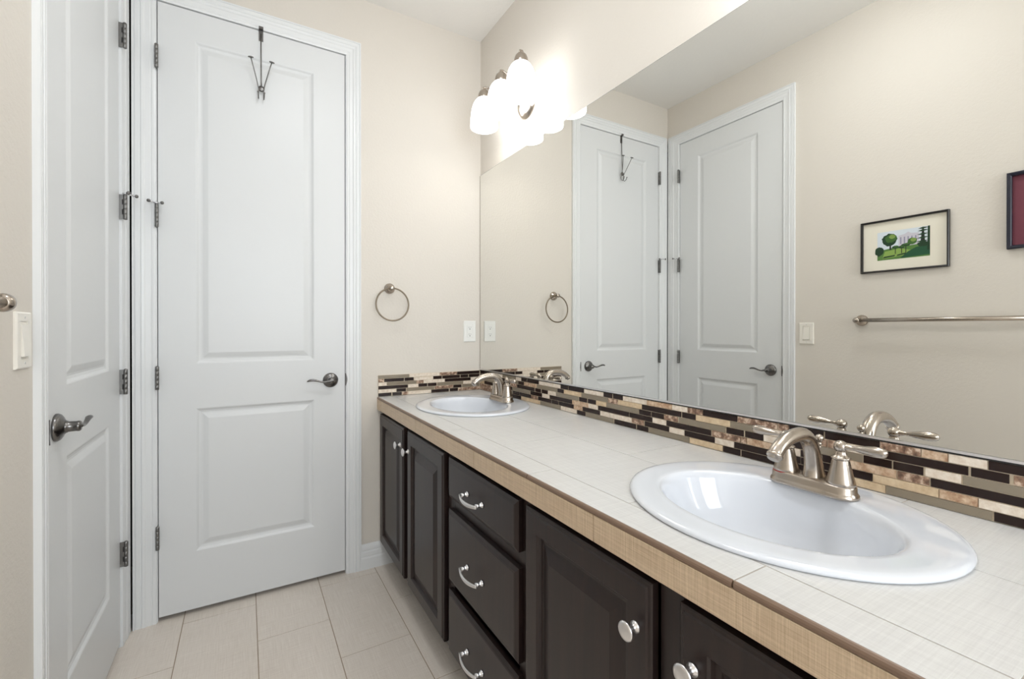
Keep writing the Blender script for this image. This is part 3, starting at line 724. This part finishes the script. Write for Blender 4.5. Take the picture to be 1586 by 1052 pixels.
# ================================================================== FAUCETS
FX = -.1250; RZ = CT+.0096
def make_faucet(yc, label, gasket=False):
    root = empty('faucet', (FX, yc, RZ), label, 'faucet', 'two-handle nickel faucets on the sinks')
    N = 'brushed_nickel'
    # base bar (stadium loft)
    b = MB(); seg = 48; prof = [(1.0, 0), (1.02, .0015), (1.0, .0055), (.93, .0085), (.885, .011), (.87, .019), (.83, .0225), (.72, .0245), (.3, .0250)]
    V = []
    for q, z in prof:
        R = .0300*q; L = .0510-.0285*(0)*q
        for k in range(seg):
            t = 2*PI*k/seg; V.append((FX+R*math.cos(t), yc+(L if math.sin(t) > 0 else -L)*(1 if abs(math.sin(t)) > 1e-6 else 0)+R*math.sin(t), RZ+z))
    Fc = [(i*seg+k, i*seg+(k+1) % seg, (i+1)*seg+(k+1) % seg, (i+1)*seg+k) for i in range(len(prof)-1) for k in range(seg)]
    Fc += [tuple((len(prof)-1)*seg+k for k in range(seg)), tuple(range(seg))[::-1]]
    b.add(V, Fc, N, True); b.build('base_plate', root)
    # spout: swept, wide at the foot, arching forward (-x)
    b = MB(); pts = []; el = []
    cps = [(.006, .018), (.005, .040), (.001, .062), (-.006, .084), (-.020, .103), (-.040, .1130), (-.064, .1145), (-.090, .1110), (-.112, .1030), (-.128, .0930), (-.1345, .0860)]
    ra = [.0245, .0195, .0170, .0155, .0148, .0145, .0140, .0135, .0130, .0125, .0122]
    rb = [.0210, .0175, .0155, .0148, .0143, .0138, .0132, .0128, .0126, .0125, .0122]
    # smooth resample (Catmull-Rom)
    def cr(L, t):
        i = min(int(t), len(L)-2); f = t-i
        p = [L[max(i-1, 0)], L[i], L[i+1], L[min(i+2, len(L)-1)]]
        g_ = lambda a, b_, c, d: .5*((2*b_)+(-a+c)*f+(2*a-5*b_+4*c-d)*f*f+(-a+3*b_-3*c+d)*f**3)
        return tuple(g_(*[q[j] for q in p]) for j in range(len(L[0]))) if isinstance(L[0], tuple) else g_(*p)
    M_ = 34
    for k in range(M_+1):
        t = (len(cps)-1)*k/M_; x, z = cr(cps, t)
        pts.append((FX+x, yc, RZ+z)); el.append((cr(ra, t), cr(rb, t)))
    b.tube(pts, 1, N, 24, ell=el, up=(0, 1, 0.001))
    b.build('spout', root)
    # direction at tip
    tdir = (Vector(pts[-1])-Vector(pts[-3])).normalized()
    b = MB(); b.lathe([(.0128, -.002), (.0140, -.001), (.0140, .0035), (.0120, .0045), (.0108, .0048), (.0105, .0095), (.008, .010)], pts[-1], tdir, N, 24); b.build('aerator', root)
    # drain lift rod behind the spout
    b = MB(); kx = FX+.0275
    b.tube([(kx-.004, yc, RZ+.020), (kx-.002, yc, RZ+.06), (kx, yc, RZ+.088)], .0020, N, 10)
    b.lathe([(.0030, -.020), (.0042, -.0185), (.0030, -.017), (.0032, -.014), (.0058, -.012), (.0032, -.0095), (.0030, -.0075)] + sphere_prof(.0080, 0, 10, .42)[0:], (kx, yc, RZ+.098), (0, 0, 1), N, 18)
    b.build('lift_rod', root)
    b = MB(); b.lathe([(.009, 0), (.0095, .003), (.0075, .010), (.0068, .045), (.004, .048)], (kx-.003, yc, RZ+.018), (0, 0, 1), N, 16); b.build('rod_sleeve', root)
    # handles
    for sg in (-1, 1):
        yy = yc+sg*.0510
        hd = empty('handle', (0, sg*.0510, .022), parent=root)
        b = MB(); b.lathe([(.0235, .0225), (.0245, .0235), (.0240, .0285), (.0225, .034), (.0205, .042), (.0182, .052), (.0160, .062), (.0142, .070), (.0138, .0715)], (FX, yy, RZ), (0, 0, 1), N, 32)
        b.lathe([(.0138, .0715), (.0160, .0725), (.0163, .0745), (.0140, .0765), (.0108, .0785), (.0092, .083), (.0085, .086), (.0070, .088)], (FX, yy, RZ), (0, 0, 1), N, 28)
        b.build('bell_body', hd)
        if sg > 0 and gasket:
            b = MB(); b.lathe([(.0240, .0212), (.0252, .0218), (.0252, .0234), (.0240, .0240)], (FX, yy, RZ), (0, 0, 1), 'red_gasket', 32); tag(b.build('gasket', hd), 'red sealing ring')
        b = MB()
        b.lathe(sphere_prof(.0120, 0, 12), (FX, yy, RZ+.0955), (0, 0, 1), N, 24)
        # lever spindle
        d = Vector((-.03, sg*1.0, .045)).normalized() if sg < 0 else Vector((.02, sg*1.0, .03)).normalized()
        b.lathe([(.0085, .006), (.0060, .0125), (.0042, .019), (.0043, .024), (.0064, .033), (.0086, .045), (.0097, .054), (.0096, .062), (.0086, .069), (.0062, .0735), (.0020, .0755)], (FX, yy, RZ+.0955), d, N, 24)
        b.build('lever', hd)
    return root
make_faucet(-.4600, 'brushed nickel two-handle faucet on the far oval sink')
make_faucet(-1.7600, 'brushed nickel two-handle faucet on the near oval sink, with a red ring', True)

# ================================================================== CABINETS
XD = -.5550          # door front plane
XFR = -.5350         # face frame front
TK = .100            # toe kick height
def cab_box(root, y0, y1):
    b = MB(); wd = 'espresso_wood'
    b.box((XFR, y0, TK), (-.004, y1, TK+.018), wd)
    b.box((XFR+.019, y0, TK+.018), (-.004, y0-.016, .7645), wd); b.box((XFR+.019, y1+.016, TK+.018), (-.004, y1, .7645), wd)
    b.box((-.012, y0-.016, TK+.018), (-.004, y1+.016, .70), wd)
    b.build('carcass', root)
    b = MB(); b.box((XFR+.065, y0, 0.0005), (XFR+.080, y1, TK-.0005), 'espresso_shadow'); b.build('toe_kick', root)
def ff(root, y0, y1, splits, rails, st=.040):
    """face frame: stiles at both ends + splits, rails at z list"""
    b = MB()
    b.box((XFR, y0, TK+.018), (XFR+.019, y0-st, .7645), 'espresso_wood'); b.box((XFR, y1+st, TK+.018), (XFR+.019, y1, .7645), 'espresso_wood')
    for s in splits: b.box((XFR, s+.0225, TK+.018), (XFR+.019, s-.0225, .7645), 'espresso_wood')
    for z0, z1 in rails: b.box((XFR+.0005, y0-st, z0), (XFR+.0185, y1+st, z1), 'espresso_wood')
    b.build('face_frame', root)
DP = [(0, -.019), (0, -.006), (.0025, -.0035), (.008, -.0030), (.011, 0), (.050, 0), (.0535, -.004), (.0565, -.0105), (.066, -.0110), (.072, -.0095), (.094, -.0025), (.097, -.0015)]
PC = lambda u, v, d: (XD-d, u, v)
def cdoor(root, y0, y1, z0=.1160, z1=.7440):
    b = MB(); b.rings(PC, y1, y0, z0, z1, DP, 'espresso_wood')
    b.add([PC(y1, z0, -.019), PC(y0, z0, -.019), PC(y0, z1, -.019), PC(y1, z1, -.019)], [(0, 1, 2, 3)], 'espresso_wood')
    return b.build('door', root)
def knob(parent, y, z):
    b = MB(); b.lathe([(.0100, .0002), (.0100, .002), (.0065, .004), (.0048, .009), (.0052, .014), (.0090, .0175), (.0150, .0200), (.0162, .0225), (.0158, .0245), (.0130, .0262), (.004, .0270)], (XD, y, z), (-1, 0, 0), 'satin_chrome', 28)
    return b.build('knob', parent)
def pull(parent, yc, z):
    b = MB()
    for sg in (-1, 1):
        b.lathe([(.0095, .0002), (.0085, .004), (.0060, .007), (.0052, .014), (.0058, .022)], (XD, yc+sg*.0480, z), (-1, 0, 0), 'chrome', 18)
    pts = []; el = []
    for k in range(21):
        t = -1+2*k/20
        pts.append((XD-.0235-.010*(1-t*t), yc+t*.0555, z-.001-.004*(1-t*t))); wv = .0060*(1-.25*t*t)
        el.append((.0022+.0012*(1-t*t), wv))
    b.tube(pts, 1, 'satin_chrome', 12, ell=el, up=(0, 0, 1))
    return b.build('pull_handle', parent)
c1 = empty('sink_cabinet', (-.28, -.428, 0), 'dark espresso two-door cabinet under the far sink', 'cabinet', 'two-door sink cabinets')
cab_box(c1, -.0005, -.8545); ff(c1, -.0005, -.8545, [-.417], [(.742, .7645)], .030)
d = cdoor(c1, -.0120, -.3920); knob(d, -.3540, .668)
d = cdoor(c1, -.4420, -.8340); knob(d, -.4640, .664)
c2 = empty('drawer_cabinet', (-.28, -1.09, 0), 'dark espresso cabinet with three drawers between the two sink cabinets', 'cabinet')
cab_box(c2, -.8550, -1.3265); ff(c2, -.8550, -1.3265, [], [(.745, .7645), (.572, .622), (.325, .365)], .035)
for z0, z1, zh in ((.6160, .7420, .672), (.3450, .5760, .456), (.1160, .3160, .207)):
    b = MB(); b.rings(PC, -1.3080, -.8730, z0, z1, [(0, -.019), (0, -.0065), (.003, -.0045), (.010, -.0010), (.014, 0)], 'espresso_wood')
    b.add([PC(-1.308, z0, -.019), PC(-.873, z0, -.019), PC(-.873, z1, -.019), PC(-1.308, z1, -.019)], [(0, 1, 2, 3)], 'espresso_wood')
    dr = b.build('drawer', c2); pull(dr, -1.0780, zh)
c3 = empty('sink_cabinet', (-.28, -1.78, 0), 'dark espresso two-door cabinet under the near sink', 'cabinet', 'two-door sink cabinets')
cab_box(c3, -1.3270, VE); ff(c3, -1.3270, VE, [-1.754], [(.742, .7645)], .030)
d = cdoor(c3, -1.3430, -1.7270); knob(d, -1.6950, .659)
d = cdoor(c3, -1.7810, -2.1650); knob(d, -1.8080, .660)
